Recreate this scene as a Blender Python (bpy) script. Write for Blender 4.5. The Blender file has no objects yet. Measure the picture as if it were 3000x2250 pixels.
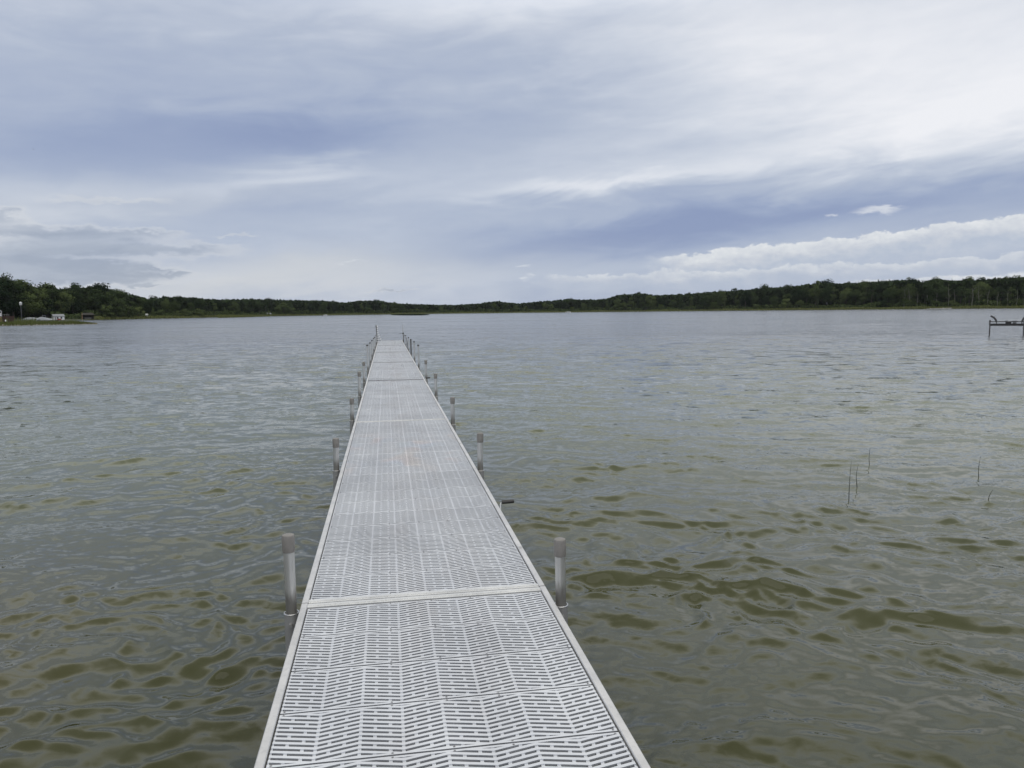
import bpy, math, random
import numpy as np
from mathutils import Matrix

random.seed(7)
rng = np.random.default_rng(11)
scene = bpy.context.scene
COL = scene.collection

# ------------------------------------------------------------------ camera model (also turns photo pixels into world points)
F = 2200.0
PITCH = math.radians(5.52)
ROLL = math.radians(0.70)
DECK = 0.40
CZ = DECK + 1.42
cp, sp = math.cos(PITCH), math.sin(PITCH)
cr, sr = math.cos(ROLL), math.sin(ROLL)
FWD = np.array([0, cp, -sp]); _R = np.array([1.0, 0, 0]); _U = np.array([0, sp, cp])
CR = cr * _R - sr * _U
CU = sr * _R + cr * _U
CAM = np.array([0, 0, CZ])

def ray(u, v):
    return FWD + CR * (u - 1500) / F - CU * (v - 1125) / F
def unp(u, v, z=0.0):
    d = ray(u, v); return CAM + d * ((z - CZ) / d[2])
def at_dist(u, v, dist):
    d = ray(u, v); return CAM + d * (dist / math.hypot(d[0], d[1]))
def azel(u, v):
    d = ray(u, v); return math.degrees(math.atan2(d[0], d[1])), math.degrees(math.atan2(d[2], math.hypot(d[0], d[1])))
HZ = lambda u: (lambda lo=None: 912.4 - math.tan(ROLL) * (u - 1500))()

cam_d = bpy.data.cameras.new("camera")
cam = bpy.data.objects.new("camera", cam_d); COL.objects.link(cam)
cam_d.sensor_width = 36; cam_d.lens = F / 3000 * 36
cam_d.clip_start = 0.05; cam_d.clip_end = 20000
cam.matrix_world = Matrix(((CR[0], CU[0], -FWD[0], 0), (CR[1], CU[1], -FWD[1], 0), (CR[2], CU[2], -FWD[2], CZ), (0, 0, 0, 1)))
scene.camera = cam

# ------------------------------------------------------------------ mesh helpers
class MB:
    """collects boxes, tubes and quads, links them as one mesh object"""
    def __init__(self):
        self.v = []; self.f = []
    def add(self, verts, faces):
        n = len(self.v); self.v += [tuple(map(float, p)) for p in verts]; self.f += [tuple(n + i for i in f) for f in faces]
    def box(self, x0, x1, y0, y1, z0, z1):
        self.add([(x0,y0,z0),(x1,y0,z0),(x1,y1,z0),(x0,y1,z0),(x0,y0,z1),(x1,y0,z1),(x1,y1,z1),(x0,y1,z1)],
                 [(3,2,1,0),(4,5,6,7),(0,1,5,4),(1,2,6,5),(2,3,7,6),(3,0,4,7)])
    def bevbox(self, x0, x1, y0, y1, z0, z1, b):
        """box with chamfered long top edges (x sides)"""
        pr = [(x0,z0),(x1,z0),(x1,z1-b),(x1-b,z1),(x0+b,z1),(x0,z1-b)]
        n = len(pr)
        vs = [(x,y0,z) for x,z in pr] + [(x,y1,z) for x,z in pr]
        fs = [tuple(range(n)), tuple(reversed(range(n,2*n)))] + [(i, i+n, (i+1)%n+n, (i+1)%n) for i in range(n)]
        self.add(vs, fs)
    def tube(self, pts, rad, n=12, cap=True):
        pts = [np.array(p, float) for p in pts]
        if not hasattr(rad, '__len__'): rad = [rad] * len(pts)
        rings = []
        prev = None
        for i, p in enumerate(pts):
            t = pts[min(i+1, len(pts)-1)] - pts[max(i-1, 0)]
            t /= np.linalg.norm(t)
            if prev is None:
                a = np.cross(t, [0,0,1.0])
                if np.linalg.norm(a) < 1e-3: a = np.cross(t, [0,1.0,0])
            else:
                a = prev - t * (prev @ t)
            a /= np.linalg.norm(a); prev = a; b = np.cross(t, a)
            rings.append([p + rad[i] * (math.cos(2*math.pi*k/n) * a + math.sin(2*math.pi*k/n) * b) for k in range(n)])
        vs = [q for r in rings for q in r]; fs = []
        for i in range(len(pts)-1):
            for k in range(n):
                fs.append((i*n+k, i*n+(k+1)%n, (i+1)*n+(k+1)%n, (i+1)*n+k))
        if cap:
            fs.append(tuple(reversed(range(n)))); fs.append(tuple((len(pts)-1)*n+k for k in range(n)))
        self.add(vs, fs)
    def lathe(self, prof, n=20, c=(0,0,0)):
        vs = []; fs = []
        for r, z in prof:
            for k in range(n):
                vs.append((c[0]+r*math.cos(2*math.pi*k/n), c[1]+r*math.sin(2*math.pi*k/n), c[2]+z))
        for i in range(len(prof)-1):
            for k in range(n):
                fs.append((i*n+k, i*n+(k+1)%n, (i+1)*n+(k+1)%n, (i+1)*n+k))
        fs.append(tuple(reversed(range(n)))); fs.append(tuple((len(prof)-1)*n+k for k in range(n)))
        self.add(vs, fs)
    def ring(self, R, r, z, n=20, m=8, c=(0,0)):
        vs = []; fs = []
        for i in range(n):
            a = 2*math.pi*i/n
            for j in range(m):
                b = 2*math.pi*j/m
                vs.append((c[0]+(R+r*math.cos(b))*math.cos(a), c[1]+(R+r*math.cos(b))*math.sin(a), z+r*math.sin(b)))
        for i in range(n):
            for j in range(m):
                fs.append((i*m+j, ((i+1)%n)*m+j, ((i+1)%n)*m+(j+1)%m, i*m+(j+1)%m))
        self.add(vs, fs)
    def mesh(self, name, mat, smooth=False):
        me = bpy.data.meshes.new(name); me.from_pydata(self.v, [], self.f); me.update()
        if mat: me.materials.append(mat)
        if smooth:
            me.polygons.foreach_set('use_smooth', [True]*len(me.polygons))
            try: me.set_sharp_from_angle(angle=math.radians(40))
            except Exception: pass
        return me
    def build(self, name, mat, parent=None, smooth=False):
        o = bpy.data.objects.new(name, self.mesh(name, mat, smooth)); COL.objects.link(o)
        if parent: o.parent = parent
        return o

def np_mesh(name, verts, quads, mat, smooth=False):
    me = bpy.data.meshes.new(name)
    verts = np.asarray(verts, np.float32); quads = np.asarray(quads, np.int32)
    k = quads.shape[1]
    me.vertices.add(len(verts)); me.vertices.foreach_set('co', verts.ravel())
    me.loops.add(quads.size); me.loops.foreach_set('vertex_index', quads.ravel())
    me.polygons.add(len(quads)); me.polygons.foreach_set('loop_start', np.arange(0, quads.size, k, dtype=np.int32))
    me.update(calc_edges=True)
    if smooth: me.polygons.foreach_set('use_smooth', np.ones(len(quads), bool))
    if mat: me.materials.append(mat)
    return me
def link(name, me, parent=None, loc=None):
    o = bpy.data.objects.new(name, me); COL.objects.link(o)
    if parent: o.parent = parent
    if loc is not None: o.location = loc
    return o
def empty(name, loc=(0,0,0), rz=0.0):
    o = bpy.data.objects.new(name, None); COL.objects.link(o); o.location = tuple(float(c) for c in loc); o.rotation_euler = (0,0,rz)
    o.empty_display_size = 0.2
    return o
def tag(o, label=None, cat=None, group=None, kind=None):
    if label: o['label'] = label
    if cat: o['category'] = cat
    if group: o['group'] = group
    if kind: o['kind'] = kind
    return o
def struct(o): o['kind'] = 'structure'; return o

# ------------------------------------------------------------------ node helpers
class X:
    """a socket with arithmetic"""
    def __init__(s, nt, sock): s.nt = nt; s.s = sock
    def _m(s, op, *o, clamp=False):
        n = s.nt.nodes.new('ShaderNodeMath'); n.operation = op; n.use_clamp = clamp
        for i, q in enumerate((s,) + o):
            if isinstance(q, X): s.nt.links.new(q.s, n.inputs[i])
            else: n.inputs[i].default_value = q
        return X(s.nt, n.outputs[0])
    def __add__(s, o): return s._m('ADD', o)
    def __radd__(s, o): return s._m('ADD', o)
    def __sub__(s, o): return s._m('SUBTRACT', o)
    def __rsub__(s, o): return (s * -1.0) + o
    def __mul__(s, o): return s._m('MULTIPLY', o)
    def __rmul__(s, o): return s._m('MULTIPLY', o)
    def __truediv__(s, o): return s._m('DIVIDE', o)
    def exp(s): return s._m('EXPONENT')
    def abs(s): return s._m('ABSOLUTE')
    def max(s, o): return s._m('MAXIMUM', o)
    def min(s, o): return s._m('MINIMUM', o)
    def clamp(s): return s._m('ADD', 0.0, clamp=True)
    def madd(s, a, b): return s._m('MULTIPLY_ADD', a, b)
    def smooth(s, a, b):
        n = s.nt.nodes.new('ShaderNodeMapRange'); n.interpolation_type = 'SMOOTHSTEP'
        s.nt.links.new(s.s, n.inputs['Value'])
        for k, q in (('From Min', a), ('From Max', b)):
            if isinstance(q, X): s.nt.links.new(q.s, n.inputs[k])
            else: n.inputs[k].default_value = q
        return X(s.nt, n.outputs[0])
def node(nt, typ, **kw):
    n = nt.nodes.new(typ)
    for k, v in kw.items(): setattr(n, k, v)
    return n
def vec(nt, x, y, z=0.0):
    n = nt.nodes.new('ShaderNodeCombineXYZ')
    for i, q in enumerate((x, y, z)):
        if isinstance(q, X): nt.links.new(q.s, n.inputs[i])
        else: n.inputs[i].default_value = q
    return n.outputs[0]
def noise(nt, v, scale, detail=3.0, rough=0.5, dist=0.0, dim='3D', color=False):
    n = node(nt, 'ShaderNodeTexNoise', noise_dimensions=dim)
    if v is not None: nt.links.new(v, n.inputs['Vector'])
    n.inputs['Scale'].default_value = scale; n.inputs['Detail'].default_value = detail
    n.inputs['Roughness'].default_value = rough; n.inputs['Distortion'].default_value = dist
    return n.outputs['Color'] if color else X(nt, n.outputs[0])
def lin(c): return tuple(((x/255)/12.92 if x/255 <= 0.04045 else ((x/255+0.055)/1.055)**2.4) for x in c)
def mixc(nt, fac, a, b):
    n = node(nt, 'ShaderNodeMix', data_type='RGBA')
    if isinstance(fac, X): nt.links.new(fac.s, n.inputs[0])
    else: n.inputs[0].default_value = fac
    for i, q in ((6, a), (7, b)):
        if isinstance(q, tuple): n.inputs[i].default_value = q[:3] + (1,)
        else: nt.links.new(q, n.inputs[i])
    return n.outputs[2]
def ramp(nt, fac, stops, interp='LINEAR'):
    n = node(nt, 'ShaderNodeValToRGB'); n.color_ramp.interpolation = interp
    el = n.color_ramp.elements
    while len(el) < len(stops): el.new(0.5)
    for e, (p, c) in zip(el, stops): e.position = p; e.color = tuple(c)[:3] + (1,)
    nt.links.new(fac.s, n.inputs[0]); return n.outputs[0]

def material(name, base=(.5,.5,.5), rough=.5, metal=0.0, var=0.0, vscale=8.0, spec=None, coord='Object'):
    m = bpy.data.materials.new(name); m.use_nodes = True; nt = m.node_tree
    b = nt.nodes['Principled BSDF']
    b.inputs['Roughness'].default_value = rough; b.inputs['Metallic'].default_value = metal
    if spec is not None: b.inputs['Specular IOR Level'].default_value = spec
    tc = node(nt, 'ShaderNodeTexCoord')
    f = noise(nt, tc.outputs[coord], vscale, 4, .6)
    lo = tuple(c*(1-var) for c in base); hi = tuple(min(1, c*(1+var)) for c in base)
    nt.links.new(ramp(nt, f, [(.3, lo), (.7, hi)]), b.inputs['Base Color'])
    m['b'] = 1
    return m

# ------------------------------------------------------------------ world: overcast sky
def build_world():
    w = bpy.data.worlds.new("World"); scene.world = w; w.use_nodes = True
    nt = w.node_tree; nt.nodes.clear()
    out = node(nt, 'ShaderNodeOutputWorld'); bg = node(nt, 'ShaderNodeBackground')
    nt.links.new(bg.outputs[0], out.inputs[0])
    tc = node(nt, 'ShaderNodeTexCoord')
    sx = node(nt, 'ShaderNodeSeparateXYZ'); nt.links.new(tc.outputs['Generated'], sx.inputs[0])
    dx, dy, dz = (X(nt, sx.outputs[i]) for i in range(3))
    az = dx._m('ARCTAN2', dy) * 57.2958
    el = dz.max(-1.0).min(1.0)._m('ARCSINE') * 57.2958
    n2d = lambda x, y, det, rough=.55, dist=0.0: noise(nt, vec(nt, x, y), 1.0, det, rough, dist, '2D')
    SH_ = .075                                    # streaks rise slowly to the right
    els = el - az * SH_
    n1 = n2d(az * .045, els * .20, 4, .55, .5)
    fine = n2d(az * .13, els * .62, 5, .58, .3)
    fine2 = n2d(az * .5 + 40.0, el * 1.3, 4, .6)
    n2 = n2d(az * .10 + 20.0, els * .42, 4, .55, .6)
    wob = (n1 - .5) * 7.0 + (fine - .5) * 2.6
    wobe = (n2 - .5) * 2.6 + (fine - .5) * 1.4
    V1 = vec(nt, az + wob, els + wobe)
    az2 = az + (fine - .5) * 3.0 + (fine2 - .5) * 2.6; el2 = el + (fine2 - .5) * 1.3 + (fine - .5) * .6
    V2 = vec(nt, az2, el2)
    K = .03532                                    # degrees per photo pixel at 2212 px width
    def blobsum(V, L, shear, start=None):
        acc = start
        for u, v, su, sv, amp in L:
            a0, e0 = azel(u/.7373, v/.7373); e0 -= shear*a0
            k1, k2 = 1/(su*K), 1/(sv*K)
            n = node(nt, 'ShaderNodeVectorMath', operation='MULTIPLY_ADD'); nt.links.new(V, n.inputs[0])
            n.inputs[1].default_value = (k1, k2, 0); n.inputs[2].default_value = (-a0*k1, -e0*k2, 0)
            d = node(nt, 'ShaderNodeVectorMath', operation='DOT_PRODUCT'); nt.links.new(n.outputs[0], d.inputs[0]); nt.links.new(n.outputs[0], d.inputs[1])
            p = node(nt, 'ShaderNodeMath', operation='POWER'); p.inputs[0].default_value = .36788; nt.links.new(d.outputs['Value'], p.inputs[1])
            px = X(nt, p.outputs[0])
            acc = px * amp if acc is None else px.madd(amp, acc)
        return acc
    base = (n1 - .5) * .20 + ((n2 - .5) * .15 + ((fine - .5) * .15 + ((fine2 - .5) * .05 + .53)))
    B = blobsum(V1, SKY_BLOBS, SH_, base)
    high = el.smooth(22.0, 50.0)
    B = B + high * .18
    colr = ramp(nt, B, [(0.0, lin((139,153,187))), (.25, lin((155,168,196))), (.5, lin((178,188,207))), (.75, lin((208,214,225))), (1.0, lin((240,241,245)))])
    warm = blobsum(V1, [(560,615,420,36,.8),(240,440,330,34,.3),(700,560,160,26,.5),(30,500,60,40,.2)], SH_)
    colr = mixc(nt, warm.clamp() * .62, colr, lin((210,211,211)))
    # grey stratocumulus bars low on the left
    S = blobsum(V2, STRATUS, 0.0)
    sm = S.smooth(.26, .92)
    edge = (S.smooth(.10, .40) - sm).max(0.0)
    colr = mixc(nt, edge * .40, colr, lin((219,220,222)))
    colr = mixc(nt, sm * .74, colr, mixc(nt, fine.smooth(.3, .7), lin((150,160,178)), lin((172,180,194))))
    # cumulus bank low on the right, three tiers
    bil = n2d(az * .42, el * .75, 5, .60, .15)
    bil2 = n2d(az * 1.5 + 9.0, el * 2.4, 4, .6)
    def tier(u0, v0, u1, v1, thick, start, amp, k, colr):
        a0, e0 = azel(u0/.7373, v0/.7373); a1, e1 = azel(u1/.7373, v1/.7373)
        m_ = (e1-e0)/(a1-a0)
        d = az.madd(m_, (bil - .5) * (amp * 2.6) + ((bil2 - .5) * (amp * .9) + (e0 - m_*a0))) - el
        s0 = azel(start/.7373, v0/.7373)[0]
        st = (az + (fine2 - .5) * 4.0).smooth(s0 - 2.0, s0 + 1.6)
        mk = d.smooth(0.0, .2) * (1.0 - d.smooth(thick*.3, thick)) * st
        lit = (1.0 - d.smooth(.05, thick * .55)) * .62 + ((bil2 - .5) * .7 + ((fine2 - .5) * .6 + .08))
        cc = ramp(nt, lit, [(0.0, lin((181,191,208))), (.35, lin((201,206,216))), (.7, lin((222,225,229))), (1.0, lin((236,237,239)))])
        return mixc(nt, mk * k, colr, cc)
    colr = tier(1420, 553, 2212, 460, 2.9, 1440, .50, .92, colr)
    colr = tier(1180, 596, 2212, 545, 1.7, 1200, .55, .55, colr)
    colr = tier(1850, 606, 2212, 585, 1.0, 1850, .30, .85, colr)
    small = blobsum(V2, [(1890,455,42,11,1.0),(1790,467,12,6,.8),(1130,575,16,5,.7),(1128,600,16,6,.7),(755,566,34,4,.6)], 0.0)
    colr = mixc(nt, small.smooth(.2, 1.0) * .7, colr, lin((226,229,234)))
    # the clear sky above the cloud deck shines through a little
    sky = node(nt, 'ShaderNodeTexSky', sky_type='NISHITA'); sky.sun_disc = False
    sky.sun_elevation = math.radians(SUN_EL); sky.sun_rotation = math.radians(SUN_AZ)
    sk = node(nt, 'ShaderNodeVectorMath', operation='SCALE'); nt.links.new(sky.outputs[0], sk.inputs[0]); sk.inputs['Scale'].default_value = 0.08
    colr = mixc(nt, 0.07, colr, sk.outputs[0])
    # one even cloud colour overhead, warmed out of view to tint the water
    colr = mixc(nt, el.smooth(22.0, 42.0), colr, lin((225,224,217)))
    gain = el.smooth(19.5, 30.0) * (1.0 - el.smooth(30.0, 51.0)) * .95 + (1.04 - el.smooth(45.0, 70.0) * .10)  # bright band added above the view, zenith dulled, to shape the water reflections
    sc2 = node(nt, 'ShaderNodeVectorMath', operation='SCALE'); nt.links.new(colr, sc2.inputs[0]); nt.links.new(gain.s, sc2.inputs['Scale'])
    nt.links.new(sc2.outputs[0], bg.inputs['Color']); bg.inputs['Strength'].default_value = 1.0
    w.cycles.sampling_method = 'MANUAL'; w.cycles.sample_map_resolution = 512

# bright (+) and dark (-) parts of the cloud deck: direction, size and strength
SKY_BLOBS = [(2000,90,620,170,.38),(2150,250,380,85,.30),(1560,60,260,150,.14),(1100,-10,480,50,.20),(80,10,260,80,.10),
             (430,285,430,62,-.24),(640,298,200,44,-.22),(60,345,280,50,-.14),(1040,250,360,80,-.18),(300,150,420,80,-.10),
             (660,372,150,24,.20),(560,395,120,20,.10),(1190,405,230,16,.20),(1420,372,260,18,.14),(1250,440,260,14,-.10),(120,415,260,36,.14),(420,470,260,34,.04),
             (640,455,180,20,-.18),(1950,425,600,54,-.36),(1500,480,360,46,-.28),(1220,530,300,34,-.18),(2250,330,200,40,.12),
             (560,612,400,34,.10),(1000,604,380,26,.03),(200,520,300,90,-.08),(1350,640,420,22,-.06),(2000,640,500,40,-.06)]
STRATUS = [(300,537,170,16,.95),(70,538,110,12,.6),(110,503,170,13,.8),(150,600,280,24,.45),(330,502,60,6,.5),(170,573,110,11,1.0),(30,566,60,14,.85),(70,598,140,11,.8),(230,600,80,9,.7),
           (8,466,46,14,.9),(368,593,28,4,.9),(845,627,42,3.2,.8),(312,618,28,4,.8),(230,432,120,6,.42),(318,583,36,3,.6),(520,508,40,4,.45)]

SUN_EL, SUN_AZ = 60.0, 165.0
build_world()
sd = bpy.data.lights.new('sun', 'SUN'); sd.energy = 1.1; sd.angle = math.radians(80); sd.color = (1.0, .96, .9)
sun = bpy.data.objects.new('sun', sd); COL.objects.link(sun)
_s = np.array([math.sin(math.radians(SUN_AZ))*math.cos(math.radians(SUN_EL)), math.cos(math.radians(SUN_AZ))*math.cos(math.radians(SUN_EL)), math.sin(math.radians(SUN_EL))])
from mathutils import Vector
sun.rotation_euler = Vector(tuple(_s)).to_track_quat('Z', 'Y').to_euler()
sun.location = (20, 30, 60)

# ------------------------------------------------------------------ materials
def mat_panel():
    m = bpy.data.materials.new('deck_plastic'); m.use_nodes = True; nt = m.node_tree; b = nt.nodes['Principled BSDF']
    b.inputs['Roughness'].default_value = .48; b.inputs['Specular IOR Level'].default_value = .4
    g = node(nt, 'ShaderNodeNewGeometry')
    a = math.radians(9.4)
    sx = node(nt, 'ShaderNodeSeparateXYZ'); nt.links.new(g.outputs['Position'], sx.inputs[0])
    x, y = X(nt, sx.outputs[0]), X(nt, sx.outputs[1])
    l = x * math.cos(a) + y * math.sin(a); s = y * math.cos(a) - x * math.sin(a)
    grain = noise(nt, g.outputs['Position'], 140, 2, .6)
    blotch = noise(nt, vec(nt, l * 2.2, s * 1.2), 1.0, 5, .62)
    c = ramp(nt, blotch, [(.25, (.47,.49,.53)), (.5, (.56,.58,.62)), (.75, (.63,.65,.685))])
    c = mixc(nt, (grain - .45) * .5, c, (.40,.40,.42))
    # worn, slightly brown walking line down the middle
    d = l - .19
    path = ((d * d) * -11.0).exp() * noise(nt, vec(nt, l * 3, s * .8), 1.0, 5, .65).smooth(.38, .68)
    c = mixc(nt, path * .30, c, (.44,.41,.40))
    spots = noise(nt, g.outputs['Position'], 9, 5, .7).smooth(.62, .74)
    c = mixc(nt, spots * .22, c, (.30,.28,.26))
    # faded chalk drawings a few metres out
    zone = s.smooth(6.5, 7.1) * (1.0 - s.smooth(8.4, 9.2))
    ck = noise(nt, vec(nt, l * 2.4, s * 1.3, 2.0), 1.0, 2, .5, 1.0)
    hue = noise(nt, vec(nt, l * 2.1, s * .9, 8.0), 1.0, 1, .5)
    cc = ramp(nt, hue, [(.36, (.45,.62,.66)), (.47, (.48,.58,.78)), (.53, (.80,.52,.44)), (.62, (.82,.62,.44))], 'LINEAR')
    c = mixc(nt, zone * ck.smooth(.44, .62) * .14, c, cc)
    oi = node(nt, 'ShaderNodeObjectInfo'); hv = node(nt, 'ShaderNodeHueSaturation'); nt.links.new(c, hv.inputs['Color'])
    nt.links.new((X(nt, oi.outputs['Random']) * .12 + .94).s, hv.inputs['Value'])
    nt.links.new(hv.outputs[0], b.inputs['Base Color'])
    return m
def mat_alu(name, base, rough, metal=.85, stain=.5):
    m = bpy.data.materials.new(name); m.use_nodes = True; nt = m.node_tree; b = nt.nodes['Principled BSDF']
    b.inputs['Metallic'].default_value = metal
    g = node(nt, 'ShaderNodeNewGeometry'); P = g.outputs['Position']
    n1 = noise(nt, P, 6, 5, .65); n2 = noise(nt, P, 55, 3, .6); n3 = noise(nt, P, 2.6, 4, .7).smooth(.60, .70)
    c = ramp(nt, n1, [(.3, tuple(x*.86 for x in base)), (.7, tuple(min(1,x*1.1) for x in base))])
    c = mixc(nt, n2.smooth(.5, .7) * .3, c, tuple(x*.7 for x in base))
    c = mixc(nt, n3 * stain, c, (.16,.15,.14))
    nt.links.new(c, b.inputs['Base Color'])
    r = n1 * .3 + (rough - .15); nt.links.new(r.s, b.inputs['Roughness'])
    return m
def mat_post():
    m = bpy.data.materials.new('post_metal'); m.use_nodes = True; nt = m.node_tree; b = nt.nodes['Principled BSDF']
    b.inputs['Metallic'].default_value = .8
    g = node(nt, 'ShaderNodeNewGeometry'); sx = node(nt, 'ShaderNodeSeparateXYZ'); nt.links.new(g.outputs['Position'], sx.inputs[0])
    z = X(nt, sx.outputs[2])
    n1 = noise(nt, vec(nt, X(nt, sx.outputs[0]) * 30, X(nt, sx.outputs[1]) * 30, z * 5), 1.0, 5, .65)
    c = ramp(nt, n1, [(.3, (.50,.50,.49)), (.7, (.64,.64,.63))])
    low = 1.0 - (z + (n1 - .5) * .16).smooth(DECK + .0, DECK + .10)
    c = mixc(nt, low * .75, c, (.15,.14,.125))
    nt.links.new(c, b.inputs['Base Color'])
    nt.links.new((low * .2 + .38).s, b.inputs['Roughness'])
    return m
M = dict(
    panel=mat_panel(),
    alu=mat_alu('weathered_aluminium', (.66,.65,.64), .5, .85, .6),
    strip=mat_alu('joint_aluminium', (.69,.69,.68), .5, .7, .25),
    dark_strip=mat_alu('dark_joint_aluminium', (.20,.20,.21), .55, .4, .3),
    frame=material('under_frame', (.25,.25,.25), .6, .3, .2),
    post=mat_post(),
    cap=material('cap_rubber', (.20,.19,.18), .6, 0, .12, 30),
    darkcap=material('black_plastic', (.035,.034,.034), .5, 0, .2, 30),
    steel=material('bright_steel', (.6,.6,.6), .3, .9, .1, 20),
    sleeve=material('dark_sleeve', (.075,.075,.075), .55, 0, .2, 20),
    white=material('white_paint', (.60,.61,.62), .5, 0, .06, 2),
    liftwood=material('lift_grey_metal', (.075,.072,.075), .5, .3, .3, 6),
    liftrail=material('lift_rail_metal', (.13,.135,.14), .5, .5, .2, 6),
    liftdark=material('lift_dark_beam', (.02,.02,.022), .6, 0, .3, 6),
    carpet=material('guide_carpet', (.075,.075,.08), .95, 0, .35, 18),
    hull=material('hull_brown', (.035,.014,.011), .6, 0, .3, 2),
    tan=material('tan_timber', (.50,.34,.18), .7, 0, .15, 3),
    roofgrey=material('grey_shingle', (.22,.23,.25), .85, 0, .2, 3),
    roofbrown=material('brown_roof', (.03,.028,.024), .9, 0, .3, 2),
    darkglass=material('dark_window', (.02,.022,.025), .2, 0, .1, 3),
    red=material('red_flowers', (.25,.05,.03), .8, 0, .3, 8),
    cover=material('boat_cover', (.34,.36,.38), .7, 0, .15, 1.2),
    boatdark=material('boat_dark_side', (.03,.033,.045), .5, 0, .2, 2),
    stem=material('reed_stem', (.02,.023,.015), .7, 0, .3, 20),
    bark=material('bark', (.05,.042,.034), .9, 0, .3, .8),
    palebark=material('pale_bark', (.20,.19,.17), .9, 0, .25, .8),
    log=material('pale_log', (.34,.33,.31), .9, 0, .2, .5),
)
def mat_leaf(name, dark, light, hue=.5, coord_scale=.35):
    m = bpy.data.materials.new(name); m.use_nodes = True; nt = m.node_tree; nt.nodes.clear()
    out = node(nt, 'ShaderNodeOutputMaterial')
    g = node(nt, 'ShaderNodeNewGeometry'); oi = node(nt, 'ShaderNodeObjectInfo')
    n = noise(nt, g.outputs['Position'], coord_scale, 3, .6)
    f = (n - .5) * .6 + .08 + X(nt, oi.outputs['Random']) * .84
    c = ramp(nt, f, [(.15, dark), (.95, light)])
    d = node(nt, 'ShaderNodeBsdfDiffuse'); t = node(nt, 'ShaderNodeBsdfTranslucent'); mx = node(nt, 'ShaderNodeMixShader')
    nt.links.new(c, d.inputs[0]); nt.links.new(c, t.inputs[0]); mx.inputs[0].default_value = .15
    nt.links.new(d.outputs[0], mx.inputs[1]); nt.links.new(t.outputs[0], mx.inputs[2]); nt.links.new(mx.outputs[0], out.inputs[0])
    return m
M['leaf'] = mat_leaf('leaf_dark', (.013,.023,.012), (.052,.074,.030))
M['leafmid'] = mat_leaf('leaf_mid', (.028,.044,.019), (.088,.114,.044))
M['leafpale'] = mat_leaf('leaf_pale', (.065,.09,.033), (.12,.15,.055))
M['reed'] = mat_leaf('reed_green', (.085,.10,.036), (.15,.165,.06), coord_scale=.15)
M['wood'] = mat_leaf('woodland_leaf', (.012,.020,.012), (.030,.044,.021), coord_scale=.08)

def mat_water():
    m = bpy.data.materials.new('lake_water'); m.use_nodes = True; nt = m.node_tree; b = nt.nodes['Principled BSDF']
    g = node(nt, 'ShaderNodeNewGeometry'); P = g.outputs['Position']
    sx = node(nt, 'ShaderNodeSeparateXYZ'); nt.links.new(P, sx.inputs[0])
    x, y = X(nt, sx.outputs[0]), X(nt, sx.outputs[1])
    r = (x * x + y * y)._m('SQRT')
    b.inputs['IOR'].default_value = 1.36
    # suspended silt: olive, a little yellower in the shallows by the dock's shore end
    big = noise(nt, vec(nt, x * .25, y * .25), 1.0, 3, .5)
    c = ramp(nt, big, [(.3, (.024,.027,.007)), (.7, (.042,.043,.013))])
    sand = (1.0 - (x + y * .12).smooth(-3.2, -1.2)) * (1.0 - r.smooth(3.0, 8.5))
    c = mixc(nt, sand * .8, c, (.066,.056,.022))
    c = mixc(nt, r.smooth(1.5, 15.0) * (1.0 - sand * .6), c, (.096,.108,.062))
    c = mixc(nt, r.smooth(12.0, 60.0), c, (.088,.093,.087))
    nt.links.new(c, b.inputs['Base Color'])
    def slope(v, scale, det, amp):
        n = node(nt, 'ShaderNodeTexNoise', noise_dimensions='2D'); nt.links.new(v, n.inputs['Vector'])
        n.inputs['Scale'].default_value = scale; n.inputs['Detail'].default_value = det; n.inputs['Roughness'].default_value = .6; n.inputs['Distortion'].default_value = .4
        s = node(nt, 'ShaderNodeSeparateColor'); nt.links.new(n.outputs['Color'], s.inputs[0])
        return (X(nt, s.outputs[0]) - .5) * amp, (X(nt, s.outputs[1]) - .5) * amp
    # ripples too small for the mesh
    patch = noise(nt, vec(nt, x * .35, y * .6), 1.0, 4, .6).smooth(.40, .66)
    a1 = patch * .42 + .22
    s1x, s1y = slope(vec(nt, x * .6, y), 15.0, 3, a1)
    # chop farther out than the mesh resolves
    far = r.smooth(5.0, 22.0)
    gust = noise(nt, vec(nt, x * .02, y * .05), 1.0, 3, .6).smooth(.3, .7) * .35 + .75
    s2x, s2y = slope(vec(nt, x * .55, y), 3.2, 3, far * gust * 1.05)
    # wave groups and cat's paws that still show at a distance
    s3x, s3y = slope(vec(nt, x * .32, y), .55, 3, r.smooth(9.0, 30.0) * gust * .62)
    s4x, s4y = slope(vec(nt, x * .30, y), .13, 2, r.smooth(35.0, 110.0) * .40)
    nx = s1x * .7 + s2x * .6 + s3x * .3; ny = s1y + s2y * .9 + s3y + s4y
    va = node(nt, 'ShaderNodeVectorMath', operation='ADD'); nt.links.new(g.outputs['Normal'], va.inputs[0]); nt.links.new(vec(nt, nx, ny, 0.0), va.inputs[1])
    vn = node(nt, 'ShaderNodeVectorMath', operation='NORMALIZE'); nt.links.new(va.outputs[0], vn.inputs[0])
    nt.links.new(vn.outputs[0], b.inputs['Normal'])
    nt.links.new((r.smooth(5.0, 60.0) * .10 + .04).s, b.inputs['Roughness'])
    return m

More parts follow.
